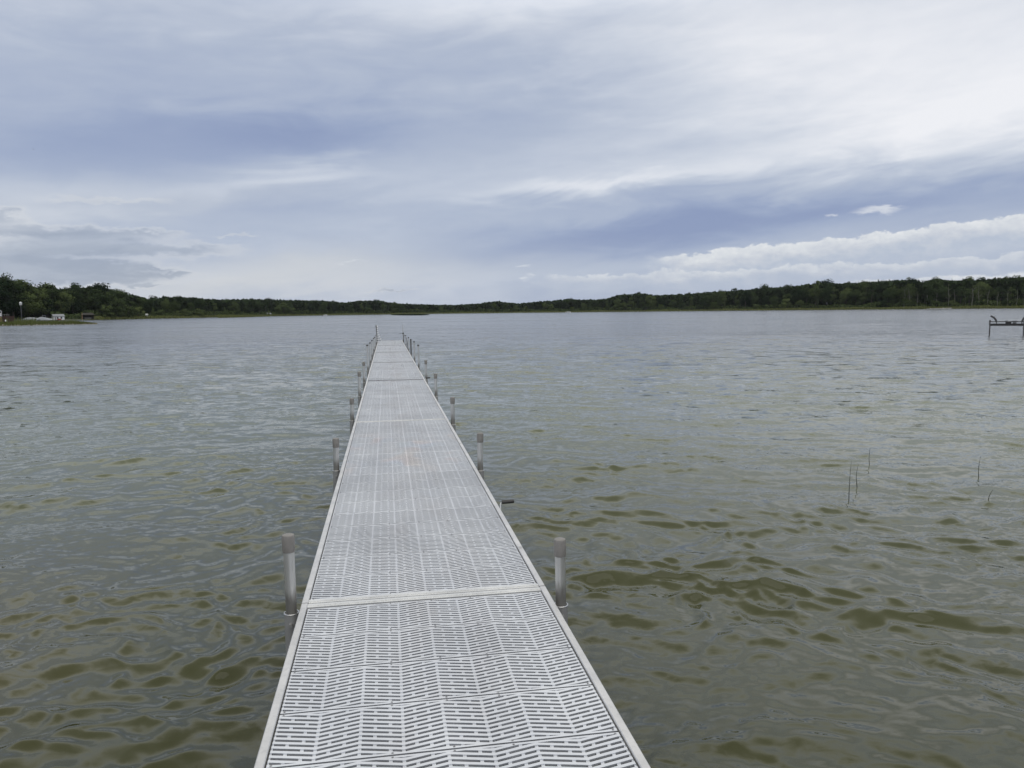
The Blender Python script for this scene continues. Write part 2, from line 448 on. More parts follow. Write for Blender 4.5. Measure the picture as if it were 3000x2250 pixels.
# ------------------------------------------------------------------ water: one sheet of real waves, finer where it is nearer the shore end of the dock
A_DOCK = math.radians(9.4)
def build_water():
    th = np.concatenate([np.arange(-50, 50.001, .115), np.arange(52, 309.9, 3.0)])
    th = np.radians(th); nt_ = len(th)
    r1 = 1.9 * np.exp(np.arange(0, math.log(28), .0037)); r2 = r1[-1] * np.exp(np.linspace(.06, math.log(6000/r1[-1]), 60))
    rr = np.concatenate([[.15, .4, .7, 1.1, 1.5, 1.75], r1, r2]); nr = len(rr)
    R, T = np.meshgrid(rr, th, indexing='ij')
    x = (R*np.sin(T)).astype(np.float32); y = (R*np.cos(T)).astype(np.float32); R = R.astype(np.float32)
    lat = x*math.cos(A_DOCK) + y*math.sin(A_DOCK) - .16
    side = (1/(1+np.exp(-lat*1.1))).astype(np.float32)          # 0 left of the dock, 1 right of it
    z = np.zeros_like(x); dx = np.zeros_like(x); dy = np.zeros_like(x)
    # slow patchiness, so that wave groups come and go
    env = np.zeros_like(x)
    for i in range(10):
        k = 2*math.pi/rng.uniform(2.5, 8); a = rng.uniform(0, 2*math.pi)
        env += np.sin(k*(math.cos(a)*x + 1.5*math.sin(a)*y) + rng.uniform(0, 6.28))
    env = np.clip(1.0 + .15*env, .45, 1.6).astype(np.float32)
    # bend the wave trains a little so that no crest repeats
    xw, yw = x.copy(), y.copy()
    for i in range(14):
        L = rng.uniform(.35, 2.2); k = 2*math.pi/L; a = rng.uniform(0, 2*math.pi); am = .022*L
        ph = k*(math.cos(a)*x + math.sin(a)*y) + rng.uniform(0, 6.28); fd = np.clip((40*L - R)/(25*L), 0, 1)
        xw += am*np.sin(ph)*fd; yw += am*np.cos(ph*1.13 + 1)*fd
    N = 230
    lam = np.exp(rng.uniform(math.log(.065), math.log(2.2), N))
    for i in range(N):
        L = lam[i]; k = 2*math.pi/L
        w = math.exp(-((math.log(L) - math.log(.19))/.72)**2)       # slope spectrum peaks near 0.2 m
        sl = (.034 if L < .16 else .0235)*w + (.0075 if L > .4 else .0025)
        grp = i % 3
        mean = {0: 20, 1: -17, 2: 0}[grp]
        c = math.radians(mean + rng.normal(0, 42 if L < .45 else 17))
        kx, ky = k*math.sin(c), -k*math.cos(c)
        sd_ = {0: 1.25 - side, 1: side + .25, 2: 1.0}[grp]
        f = np.clip((62*L - R)/(36*L), 0, 1)
        if not f.any(): continue
        ph = kx*xw + ky*yw + rng.uniform(0, 6.283)
        A = (sl/k) * 1.2 * f*f*(3-2*f) * sd_ * (env if L < .9 else 1.0)
        z += A*np.cos(ph)
        sn = A*np.sin(ph)*.6
        dx -= sn*math.sin(c); dy += sn*math.cos(c)
    verts = np.stack([x+dx, y+dy, z], -1).reshape(-1, 3)
    i = np.arange(nr-1)[:, None]; j = np.arange(nt_)[None, :]; j2 = (j+1) % nt_
    q = np.stack([i*nt_+j, i*nt_+j2, (i+1)*nt_+j2, (i+1)*nt_+j], -1).reshape(-1, 4)[:, ::-1]
    # close the small hole under the observer
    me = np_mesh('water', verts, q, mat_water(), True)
    o = link('water', me); struct(o)
    return o
build_water()
b = MB(); n = 96
b.add([(7000*math.cos(2*math.pi*i/n), 7000*math.sin(2*math.pi*i/n), -2.2) for i in range(n)], [tuple(range(n))])
struct(b.build('ground', material('lake_bed', (.08,.075,.05), .9, 0, .3, .3)))

# ------------------------------------------------------------------ dock
dock = empty('dock', (0, 0, 0), A_DOCK)
tag(dock, 'long pale grey slatted dock running straight out over the lake, lined with metal posts', 'dock')
LC, HW, RW = .161, .611, .031
JOINTS = [-2.60, 3.69, 9.96, 16.05, 21.9, 27.6, 33.5, 39.6]
NP = 19
PW = (HW - RW - .006) * 2
PITCHP = .3228
def panel_mesh():
    """one deck panel: zigzag bars joined by staggered, slightly sunk bridges, with countersunk screws"""
    W, P = PW, PITCHP - .009
    TH = .0125; REC = .004
    ncol = 8; cw = W/ncol; rowp = .0262; sw = .0128; mg = .010; SL = .235
    vs, fs, mats = [], [], []
    def quad(a, b_, c, d, mi=0):
        n = len(vs); vs.extend((a, b_, c, d)); fs.append((n, n+1, n+2, n+3)); mats.append(mi)
    rows = range(-4, int(P/rowp)+5)
    for ci in range(ncol):
        x0 = -W/2 + ci*cw; up = 1 if ci % 2 else -1
        e = .0058
        cuts = {0, e, cw-e, cw}
        br = [(.30, .385), (.66, .745)] if ci % 2 == 0 else [(.26, .345), (.60, .685)]
        for a, c in br: cuts |= {a*cw, c*cw}
        cuts = sorted(cuts)
        prev = {}
        for xi in range(len(cuts)-1):
            xa, xb = cuts[xi], cuts[xi+1]; xm = (xa+xb)/2
            X0, X1 = x0+xa, x0+xb
            act = {}; ya, yb = 0.0, 0.0
            for r in rows:
                p_ = br[r % 2]
                hole = e <= xm <= cw-e and not (p_[0]*cw < xm < p_[1]*cw)
                def band(t):
                    yc = r*rowp + .006 + up*SL*(t - cw/2)
                    return min(max(yc - sw/2, mg), P-mg), min(max(yc + sw/2, mg), P-mg)
                (l0, h0), (l1, h1) = band(xa), band(xb)
                if h0 - l0 < 1e-6 and h1 - l1 < 1e-6: continue
                quad((X0, ya, 0), (X1, yb, 0), (X1, l1, 0), (X0, l0, 0))
                D = TH if hole else REC
                U = .0060 if hole else 0.0
                quad((X0, l0, 0), (X1, l1, 0), (X1, l1-U, -D), (X0, l0-U, -D))
                quad((X1, h1, 0), (X0, h0, 0), (X0, h0+U, -D), (X1, h1+U, -D))
                if hole:
                    act[r] = (l0, h0, l1, h1)
                    if r not in prev: quad((X0, h0, -REC), (X0, l0, -REC), (X0, l0, -TH), (X0, h0, -TH))
                else:
                    quad((X0, l0, -REC), (X1, l1, -REC), (X1, h1, -REC), (X0, h0, -REC))
                ya, yb = h0, h1
            quad((X0, ya, 0), (X1, yb, 0), (X1, P, 0), (X0, P, 0))
            for r in prev:
                if r not in act:
                    l0, h0, l1, h1 = prev[r]
                    quad((X0, l1, -REC), (X0, h1, -REC), (X0, h1, -TH), (X0, l1, -TH))
            prev = act
    quad((-W/2, .008, -TH), (W/2, .008, -TH), (W/2, 0, 0), (-W/2, 0, 0))
    quad((W/2, P-.008, -TH), (-W/2, P-.008, -TH), (-W/2, P, 0), (W/2, P, 0))
    quad((-W/2, P, -TH), (-W/2, 0, -TH), (-W/2, 0, 0), (-W/2, P, 0)); quad((W/2, 0, -TH), (W/2, P, -TH), (W/2, P, 0), (W/2, 0, 0))
    for fx in (.012, .343, .517, .686, .988):
        for yy in (.0075, P-.0075):
            cx = -W/2 + fx*W; n = len(vs); m_ = 10
            vs.extend((cx + .0046*math.cos(2*math.pi*k/m_), yy + .0046*math.sin(2*math.pi*k/m_), .0007) for k in range(m_)); fs.append(tuple(range(n, n+m_))); mats.append(1)
            n = len(vs)
            vs.extend((cx + .0018*math.cos(2*math.pi*k/m_), yy + .0018*math.sin(2*math.pi*k/m_), .0010) for k in range(m_)); fs.append(tuple(range(n, n+m_))); mats.append(2)
    me = bpy.data.meshes.new('deck_panel'); me.from_pydata(vs, [], fs); me.update()
    me.materials.append(M['panel']); me.materials.append(material('screw_steel', (.33,.33,.34), .45, .6, .1)); me.materials.append(M['darkcap'])
    me.polygons.foreach_set('material_index', mats)
    return me
pm = panel_mesh()
count = 0
stuffv, stuffn = [], 0
rest = MB()
for k in range(len(JOINTS)-1):
    s0, s1 = JOINTS[k], JOINTS[k+1]
    er, gap = (.046, .004) if k < 2 else (.040, .010)
    a, c = s0 + gap + er + .004, s1 - gap - er - .004
    sc = (c - a)/(NP*PITCHP)
    for i in range(NP):
        ys = a + i*PITCHP*sc
        if ys + .33 < .9: continue                       # behind the observer
        zz = DECK + random.uniform(-.0005, .0005)
        if count < 100:
            o = link('deck_panel', pm, dock, (LC, ys, zz)); o.scale = (1, sc, 1)
            count += 1
        else:
            n0 = len(rest.v)
            rest.v += [(v.co.x+LC, v.co.y*sc+ys, v.co.z+zz) for v in pm.vertices]
            rest.f += [tuple(n0+j for j in p.vertices) for p in pm.polygons]
    # frame of the section
    for sgn, nm in ((-1, 'l'), (1, 'r')):
        rail = MB(); xo = LC + sgn*HW; xi = LC + sgn*(HW-RW)
        rail.bevbox(min(xo, xi), max(xo, xi), s0+gap, s1-gap, DECK-.15, DECK+.006, .003)
        rail.box(min(xo, xi)-(.0 if sgn > 0 else .004), max(xo, xi)+(.004 if sgn > 0 else 0), s0+gap+.01, s1-gap-.01, DECK-.05, DECK-.035)
        rail.build('side_rail', M['alu'], dock)
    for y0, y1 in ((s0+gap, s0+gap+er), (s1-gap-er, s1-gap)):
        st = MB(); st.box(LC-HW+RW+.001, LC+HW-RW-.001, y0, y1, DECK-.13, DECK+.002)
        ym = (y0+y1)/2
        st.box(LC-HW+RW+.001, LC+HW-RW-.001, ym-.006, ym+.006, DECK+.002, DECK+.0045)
        st.build('end_rail', M['strip'] if (y0 < s0 + 1 and k < 3) or (y0 > s1 - 1 and k < 2) else M['dark_strip'], dock)  # later joints get darker rails so they show as dark lines
    und = MB()
    for fx in (.343, .517, .686):
        xc = LC - PW/2 + fx*PW
        und.box(xc-.02, xc+.02, s0+er+.01, s1-er-.01, DECK-.10, DECK-.0185)
    for i in range(1, 4):
        yc = s0 + (s1-s0)*i/4
        und.box(LC-HW+RW+.001, LC+HW-RW-.001, yc-.02, yc+.02, DECK-.13, DECK-.102)
    und.build('under_frame', M['frame'], dock)
o = rest.build('deck_panel', M['panel'], dock); o['kind'] = 'stuff'

# posts (l from the dock's left or right edge, distance along, top height above the deck)
def post(side, s, top, kind):
    edge = LC + side*(HW + .006)
    rp = .0265 if kind == 'grey' else .024
    xc = edge + side*(rp + .022)
    lean = random.uniform(-.004, .004)
    mb = MB(); zb = -1.6
    mb.tube([(xc, s, zb), (xc, s, DECK+.02), (xc+lean*side, s+lean, DECK+top-.02)], rp, 20)
    p = mb.build('post', M['sleeve'] if kind == 'dark' else M['post'], dock, True)
    cm = MB()
    tx, ty, tz = xc+lean*side, s+lean, DECK+top
    if kind == 'grey':
        cm.lathe([(.0295, -.088), (.0303, -.086), (.0308, -.012), (.0285, -.003), (.022, 0)], 24, (tx, ty, tz))
        cm.build('cap', M['cap'], p, True)
    else:
        cm.lathe([(.0275, -.034), (.028, -.005), (.024, 0)], 20, (tx, ty, tz))
        cm.build('cap', M['darkcap'], p, True)
    br = MB()
    br.lathe([(rp+.0015, -.30), (rp+.008, -.30), (rp+.008, -.055), (rp+.0015, -.055)], 20, (xc, s, DECK))
    xe = edge + side*.002
    br.box(min(xe, xc), max(xe, xc), s-.012, s+.012, DECK-.14, DECK-.07)
    br.box(min(edge-side*.004, edge+side*.008), max(edge-side*.004, edge+side*.008), s-.06, s+.06, DECK-.145, DECK-.055)
    br.tube([(xc, s-rp-.006, DECK-.10), (xc, s-rp-.03, DECK-.10)], .009, 8)
    q = br.build('bracket', M['frame'], p, True)
    wr = MB(); wr.ring(rp+.0085, .0025, DECK-.052, 20, 6, (xc, s))
    wr.build('clamp_ring', M['steel'], p, True)
LP = [(3.73,.345,'grey'),(7.16,.255,'grey'),(10.5,.26,'grey'),(13.55,.39,'grey'),(16.3,.39,'grey'),(19.55,.62,'pipe'),(22.5,.565,'pipe'),(25.5,.525,'pipe'),(29.1,.48,'pipe'),(31.7,.44,'pipe'),(35.7,.39,'pipe')]
RP = [(3.57,.29,'grey'),(6.86,.30,'grey'),(9.8,.31,'grey'),(13.2,.35,'grey'),(16.5,.38,'grey'),(20.3,.56,'pipe'),(23.4,.54,'pipe'),(26.6,.50,'dark'),(29.6,.47,'pipe'),(34.0,.42,'pipe')]
for s, h, k in LP: post(-1, s, h, k)
for s, h, k in RP: post(1, s, h, k)

def crank(s, big):
    x = LC + HW + .014
    mb = MB()
    mb.tube([(x-.002, s-.02, DECK-.12), (x-.001, s-.012, DECK-.03), (x+.004, s, DECK+.012), (x+.012, s, DECK+.026)], .005, 8)
    mb.box(x-.010, x+.01, s-.05, s+.02, DECK-.15, DECK-.11)
    c = mb.build('crank', M['white'], dock, True)
    h = MB(); h.tube([(x+.010, s, DECK+.026), (x+.016, s, DECK+.026), (x+.098, s, DECK+.029), (x+.104, s, DECK+.029)], [.010, .0145, .0145, .011], 14)
    h.build('handle', M['darkcap'], c, True)
crank(5.35, True); crank(16.1, False)

# swim ladder standing up at the far left corner
lx = LC - HW - .045
lad = MB()
for yy in (38.55, 39.15):
    lad.tube([(lx, yy, -.6), (lx, yy, DECK+.2), (lx-.015, yy, DECK+.55), (lx-.03, yy, DECK+.80)], .024, 10)
L_ = lad.build('ladder', M['sleeve'], dock, True)
for k in range(8):
    t = k/7; st = MB()
    zc = DECK - .03 + t*.76
    wdt = .22*(1-t)**2 + .045
    st.bevbox(lx-.012, lx+wdt, 38.5, 39.2, zc, zc+.042, .006)
    st.build('step', M['white'], L_)
# low hand rail and a mooring pole at the far right corner
hx = LC + HW + .05
hr = MB()
hr.tube([(hx+.03, 32.6, -.4), (hx+.03, 32.6, DECK+.12), (hx+.03, 32.9, DECK+.24), (hx+.025, 33.8, DECK+.30), (hx+.02, 36.5, DECK+.33), (hx+.02, 38.4, DECK+.32), (hx+.02, 38.7, DECK+.2), (hx+.02, 38.7, -.4)], .018, 10)
hr.build('hand_rail', M['sleeve'], dock, True)
tp = MB(); tp.tube([(hx+.02, 39.3, -1.2), (hx+.01, 39.3, DECK+.4), (hx-.01, 39.3, DECK+.80)], [.03, .03, .018], 10)
T_ = tp.build('mooring_pole', M['post'], dock, True)
tb = MB(); tb.tube([(hx-.20, 39.3, DECK+.345), (hx+.03, 39.3, DECK+.36)], .010, 8); tb.tube([(hx+.01, 39.3, DECK+.32), (hx+.01, 39.3, DECK+.40)], .042, 10)
tb.build('cross_bar', M['sleeve'], T_, True)

# ------------------------------------------------------------------ reed stems standing in the water
def stem(bu, bv, tu, tv, label, bend=0.0):
    p = unp(bu, bv, 0); q = at_dist(tu, tv, math.hypot(p[0], p[1])*1.0)
    d = q - p; mb = MB(); pts = []; rad = []
    for i in range(8):
        t = i/7; s = bend*math.sin(t*math.pi)
        pts.append((d[0]*t + s, 0.02*math.sin(3*t), d[2]*t)); rad.append(.0040*(1-.75*t))
    pts.insert(0, (-d[0]*.3, 0, -.25)); rad.insert(0, .0040)
    o = mb.tube(pts, rad, 7); o = mb.build('reed', M['stem'], None, True); o.location = tuple(p)
    tag(o, label, 'reed', 'reed stems standing in the open water')
stem(2486.8,1467.6,2495.8,1350,'tallest dark reed stem standing upright in the water right of the dock', .004)
stem(2511,1427.8,2516,1361,'short thick reed stem close behind the tallest stem in the water', -.006)
stem(2547,1362.7,2549.7,1312,'thin faint reed stem farthest out of the cluster of three', .002)
stem(2867,1397,2875,1337.4,'lone upright reed stem near the right edge of the photo', .003)
stem(2895,1464.7,2916,1437,'short reed stem leaning hard to the right, low over the water', .006)

# ------------------------------------------------------------------ boat lift at the right
def boat_lift():
    p = unp(2898.5, 982, 0); q = unp(2996, 987.5, 0)
    ang = math.atan2(q[1]-p[1]+2.6, q[0]-p[0]+.35)
    e_ = empty('boat_lift', p, -math.atan2(p[0], p[1]) + .02)
    tag(e_, 'low grey boat lift frame with slanted padded guides standing in the water', 'boat lift')
    Wd, Dp = 1.74, 2.2
    H1 = .93
    for (x, y) in ((0, 0), (Wd, 0), (0, Dp), (Wd, Dp)):
        if y > 0: continue
        mb = MB(); mb.box(x-.035, x+.035, y-.035, y+.035, -1.4, H1 - (.06 if x else 0)); mb.box(x-.05, x+.05, y-.05, y+.05, H1-.13, H1-.02) if not x else None
        mb.build('post', M['liftwood'], e_)
    mb = MB(); mb.box(-.02, .02, .04, Dp, H1-.33, H1-.23); mb.box(Wd-.02, Wd+.02, .04, Dp, H1-.33, H1-.23); mb.build('side_beam', M['liftdark'], e_)
    mb = MB(); mb.box(.036, Wd-.036, -.03, .03, H1-.355, H1-.215); mb.build('cross_beam', M['liftdark'], e_)
    mb = MB(); mb.tube([(.04, 0, H1-.095), (Wd-.04, 0, H1-.095)], .034, 10); mb.build('rail', M['liftrail'], e_, True)
    mb = MB(); mb.box(.80, 1.10, -.04, .04, H1-.214, H1-.12); mb.box(.76, .92, -.02, .02, H1-.07, H1-.04); mb.build('winch', M['liftdark'], e_)
    mb = MB(); mb.box(1.16, 1.36, -.035, .035, H1-.214, H1-.14); mb.tube([(1.1, -.03, H1-.085), (1.25, -.03, H1-.06), (1.42, -.03, H1-.065)], .022, 8); mb.build('strap_roll', M['liftrail'], e_)
    for pts in ([(.34, 0, H1-.10), (.28, .0, H1+.05), (.17, 0, H1+.17), (.02, 0, H1+.26)], [(Wd-.11, 0, H1-.08), (Wd-.03, 0, H1+.08), (Wd+.06, 0, H1+.22), (Wd+.20, 0, H1+.34)]):
        mb = MB(); mb.tube(pts, [.052, .06, .058, .05], 12); g_ = mb.build('guide_bunk', M['carpet'], e_, True)
        mb = MB(); x = pts[0][0]; mb.box(x-.03, x+.03, -.02, .02, H1-.214, H1-.06); mb.build('bracket', M['liftrail'], g_)
boat_lift()

# ------------------------------------------------------------------ shores
SH = [(-900,330),(-200,360),(0,400),(150,440),(300,490),(560,590),(700,690),(784,790),(900,860),(1139,930),(1300,960),(1500,950),(1722,860),(2000,790),(2251,720),(2600,640),(3000,570),(3300,540),(4200,520)]
TOPS = [(-400,800),(-100,806),(20,804),(60,812),(110,826),(170,833),(230,828),(290,822),(340,838),(390,852),(430,868),(480,864),(560,868),(640,875),(720,872),(800,874),(880,876),(950,878),(1010,884),(1060,878),(1110,876),(1140,884),(1180,888),(1250,891),(1330,893),(1400,888),(1450,880),(1520,888),(1600,880),(1663,874),(1730,876),(1770,874),(1800,864),(1830,858),(1880,854),(1920,862),(2010,857),(2080,851),(2150,846),(2220,838),(2300,834),(2405,821),(2460,823),(2560,818),(2620,814),(2670,811),(2695,822),(2740,810),(2780,815),(2850,813),(2930,809),(3000,804),(3300,796),(3800,790)]
def interp(tab, u): return float(np.interp(u, [t[0] for t in tab], [t[1] for t in tab]))
def az_of(u): return azel(u, 918)[0]
def dir_of(u):
    a = math.radians(az_of(u)); return math.sin(a), math.cos(a)
def ground_z(depth): return float(np.interp(depth, [-6, 0, 3, 15, 60, 200, 1200], [-.6, .05, .45, .8, 2.2, 6.0, 8.0]))
def shore_pt(u, depth):
    d = interp(SH, u) + depth; s_, c_ = dir_of(u); return s_*d, c_*d, ground_z(depth), d
def build_land():
    us = np.arange(-900, 4201, 12); deps = [-8, -3, 0, 2, 6, 15, 40, 80, 200, 500, 1500]
    vs = []; fs = []
    for i, u in enumerate(us):
        jit = random.uniform(-1.5, 1.5)
        for dp in deps:
            x, y, z, d = shore_pt(u, dp + (jit if abs(dp) < 8 else 0)); vs.append((x, y, ground_z(dp)))
    m = len(deps)
    for i in range(len(us)-1):
        for j in range(m-1): fs.append((i*m+j, (i+1)*m+j, (i+1)*m+j+1, i*m+j+1))
    mt = material('shore_grass', (.045,.055,.022), .95, 0, .35, .15)
    me = np_mesh('shore_land', vs, fs, mt, True); struct(link('shore_land', me))
build_land()

# ---- foliage
def leaf_quads(cent, nrm, size, rnd):
    """small four-cornered leaf clumps at the given centres"""
    n = len(cent)
    a = np.cross(nrm, rnd.normal(size=(n, 3))); a /= np.linalg.norm(a, axis=1)[:, None] + 1e-9
    b_ = np.cross(nrm, a)
    s1 = (size*rnd.uniform(.6, 1.3, n))[:, None]; s2 = (size*rnd.uniform(.45, 1.0, n))[:, None]
    bend = nrm*(size*.3)[:, None]
    v = np.stack([cent-a*s1-bend*rnd.uniform(0,1,(n,1)), cent-b_*s2, cent+a*s1-bend*rnd.uniform(0,1,(n,1)), cent+b_*s2], 1).reshape(-1, 3)
    q = np.arange(n*4).reshape(n, 4)
    return v, q
def make_crown(seed, shape):
    r = np.random.default_rng(seed)
    C_, N_, S_, D_ = [], [], [], []
    if shape == 'broad':
        lobes = []
        for i in range(r.integers(13, 18)):
            t = r.uniform(0, 1); h = .26 + .64*t
            rad = .30*math.sqrt(max(.05, 1-((h-.5)/.46)**2))*r.uniform(.45, 1.0); an = r.uniform(0, 6.28)
            lobes.append((rad*math.cos(an), rad*math.sin(an), h, r.uniform(.11, .20)))
        lobes.append((0, 0, .87, .11)); lobes.append((0, 0, .55, .26))
        per = 100; ls = .021
    elif shape == 'tall':
        lobes = []
        for i in range(r.integers(12, 16)):
            h = r.uniform(.22, .93); rad = .17*math.sqrt(max(.06, 1-((h-.55)/.46)**2))*r.uniform(.3, 1); an = r.uniform(0, 6.28)
            lobes.append((rad*math.cos(an), rad*math.sin(an), h, r.uniform(.06, .12)))
        lobes.append((0, 0, .92, .06)); lobes.append((0, 0, .55, .14))
        per = 75; ls = .018
    elif shape == 'cone':
        lobes = []
        for i in range(26):
            h = .1 + .88*(i/25)**.9; R_ = .25*(1-h)**.75 + .015; an = r.uniform(0, 6.28); q = R_*r.uniform(.2, .75)
            lobes.append((q*math.cos(an), q*math.sin(an), h, R_*.6+.03))
        per = 34; ls = .018
    elif shape == 'shrub':
        lobes = []
        for i in range(14):
            h = r.uniform(.15, .85); an = r.uniform(0, 6.28); q = .5*r.uniform(.2, 1)*math.sqrt(max(.1, 1-((h-.3)/.62)**2))
            lobes.append((q*math.cos(an), q*math.sin(an), h, r.uniform(.12, .22)))
        per = 46; ls = .035
    elif shape == 'sparse':
        lobes = []
        for i in range(9):
            h = r.uniform(.40, .97); an = r.uniform(0, 6.28); q = r.uniform(.02, .14)
            lobes.append((q*math.cos(an), q*math.sin(an), h, r.uniform(.03, .07)))
        per = 26; ls = .015
    for (x, y, z, R_) in lobes:
        n = int(per*(R_/.12)**1.3) + 8
        d = r.normal(size=(n, 3)); d /= np.linalg.norm(d, axis=1)[:, None]
        rad = R_*(r.uniform(.12, 1.12, n)**.55)[:, None]
        C_.append(np.array([x, y, z]) + d*rad*np.array([1, 1, .82]))
        nn = d + r.normal(size=(n, 3))*.34 + np.array([0, 0, .20]); N_.append(nn/np.linalg.norm(nn, axis=1)[:, None])
        S_.append(np.full(n, ls)*r.uniform(.8, 1.4, n))
        cd = C_[-1] - np.array([0, 0, .48]); cd /= np.linalg.norm(cd, axis=1)[:, None] + 1e-9
        dd = d*.85 + cd*.65 + r.normal(size=(n, 3))*.16; D_.append(dd/np.linalg.norm(dd, axis=1)[:, None])
    c, nn, s = np.concatenate(C_), np.concatenate(N_), np.concatenate(S_)
    keep = c[:, 2] > .06
    v, q = leaf_quads(c[keep], nn[keep], s[keep], r)
    return v, q, np.repeat(np.concatenate(D_)[keep], 4, axis=0)
def make_trunk(seed, top, rad, limbs):
    r = random.Random(seed); mb = MB()
    pts = [(0, 0, -.06)]
    for i in range(1, 6): pts.append((r.uniform(-.012, .012)*i, r.uniform(-.012, .012)*i, top*i/5))
    mb.tube(pts, [rad*1.3, rad, rad*.85, rad*.65, rad*.45, rad*.2], 6)
    for k in range(limbs):
        h = r.uniform(.3, .85)*top; an = r.uniform(0, 6.28); L = r.uniform(.08, .2)
        mb.tube([(0, 0, h), (L*.5*math.cos(an), L*.5*math.sin(an), h+L*.35), (L*math.cos(an), L*math.sin(an), h+L*.8)], [rad*.4, rad*.28, rad*.1], 5)
    return mb
KINDS = {}
def kind(key, shape, n, leafmat, trunk, barkmat):
    L = []
    for i in range(n):
        v, q, dn = make_crown(sum(map(ord, key))*7+i*13, shape)
        cm = np_mesh('crown', v, q, leafmat, True); cm.normals_split_custom_set_from_vertices([tuple(p) for p in dn]); tm = make_trunk(i+5, *trunk).mesh('trunk', barkmat, True)
        L.append((cm, tm))
    KINDS[key] = L
kind('broad', 'broad', 7, M['leaf'], (.72, .022, 6), M['bark'])
kind('round', 'broad', 5, M['leafmid'], (.66, .02, 6), M['bark'])
kind('slim', 'tall', 5, M['leafmid'], (.85, .014, 5), M['bark'])
kind('darkslim', 'tall', 4, M['leaf'], (.85, .015, 5), M['bark'])
kind('cone', 'cone', 3, M['leafpale'], (.9, .014, 3), M['bark'])
kind('willow', 'shrub', 4, M['leafpale'], (.5, .03, 5), M['bark'])
kind('shrub', 'shrub', 4, M['leafmid'], (.5, .03, 5), M['bark'])
kind('bare', 'sparse', 4, M['leafmid'], (.98, .010, 9), M['palebark'])
NAMEK = dict(broad='broadleaf_tree', round='broadleaf_tree', slim='slender_tree', darkslim='slender_tree', cone='conical_tree', willow='willow_bush', shrub='shore_shrub', bare='bare_tree')
used = {}
def tree(k, x, y, z, h, wide, label, group, cat='tree'):
    L = KINDS[k]; i = used.get(k, random.randrange(9)); used[k] = i+1
    cm, tm = L[i % len(L)]
    r_ = empty(NAMEK[k], (x, y, z), random.uniform(0, 6.28)); r_.scale = (h*wide, h*wide, h)
    link('crown', cm, r_); link('trunk', tm, r_)
    tag(r_, label, cat, group)
    return r_
ZONES = [(130, 'behind the brown playhouse', 'left shore'), (275, 'behind the white shed', 'left shore'), (480, 'right of the white shed', 'left shore'),
         (790, 'on the low left shore', 'left shore'), (1080, 'across the lake left of the dock end', 'far shore'),
         (1280, 'straight beyond the dock end', 'far shore'), (1560, 'across the lake right of the dock end', 'far shore'),
         (1790, 'by the small pale boat', 'far shore'), (2120, 'below the low white clouds', 'right shore'), (2480, 'amid the right shore wood', 'right shore'),
         (2720, 'above the pale log', 'right shore'), (9999, 'beyond the boat lift', 'right shore')]
DESC = dict(broad='dark broad-crowned tree', round='mid green round-crowned tree', slim='mid green slender tree', darkslim='dark slender tree',
            cone='pale green conical tree', willow='pale green bushy willow', shrub='mid green low shrub', bare='thin pale-trunked almost bare tree')
ROWD = ['at the water edge', 'in the middle rank', 'on the skyline']
def place_tree(k, u, depth, topv, row, jit=1.0):
    x, y, z, d = shore_pt(u, depth)
    zt = CZ + math.tan(math.radians(azel(u, topv)[1]))*d
    h = (zt - z)*jit
    if h < 1.2: h = 1.2
    zn = next(z_ for z_ in ZONES if u < z_[0])
    lab = f'{DESC[k]} {ROWD[row]} {zn[1]}'
    wide = {'broad': 1.0, 'round': 1.05, 'slim': 1.1, 'darkslim': 1.1, 'cone': 1.0, 'willow': 1.1, 'shrub': 1.15, 'bare': 1.0}[k]*random.uniform(.85, 1.15)
    if k in ('broad', 'round') and (h < 11 or u < 470): wide *= 1.15
    return tree(k, x, y, z-.05, h, wide, lab, f'{NAMEK[k].replace("_", " ")}s of the {zn[2]} wood' if k not in ('willow', 'shrub') else f'shrubs along the {zn[2]}', 'tree' if k not in ('willow', 'shrub') else 'shrub')
def frange(a, b_, step):
    u = a
    while u < b_: yield u + random.uniform(-.3, .3)*step; u += step*random.uniform(.8, 1.2)
# skyline rank
for u in frange(-60, 480, 31): place_tree(random.choice(['broad', 'broad', 'broad', 'round']), u, random.uniform(34, 52), interp(TOPS, u), 2, random.choice([.80, .88, .94, 1.0, 1.03]))
for u in frange(480, 1760, 21): place_tree(random.choice(['broad', 'broad', 'round', 'darkslim']), u, random.uniform(34, 70), interp(TOPS, u), 2, random.choice([.82, .88, .92, .96, .98, 1.0, 1.03])*random.uniform(.97, 1.03))
for u in frange(1760, 3070, 24): place_tree(random.choice(['broad', 'broad', 'round', 'darkslim', 'slim']), u, random.uniform(36, 70), interp(TOPS, u), 2, random.choice([.84, .90, .94, .97, 1.0, 1.03])*random.uniform(.97, 1.03))
# middle rank
for u in frange(-50, 470, 33):
    t = interp(TOPS, u); place_tree(random.choice(['broad', 'broad', 'round']), u, random.uniform(16, 28), t + (930-t)*random.uniform(.12, .40), 1)
for u in frange(480, 1780, 38):
    t = interp(TOPS, u); place_tree(random.choice(['broad', 'round', 'slim']), u, random.uniform(14, 30), t + (918-t)*random.uniform(.10, .35), 1)
for u in frange(1780, 3060, 31):
    t = interp(TOPS, u); place_tree(random.choice(['broad', 'round', 'slim', 'round', 'slim']), u, random.uniform(14, 30), t + (905-t)*random.uniform(.08, .40), 1)
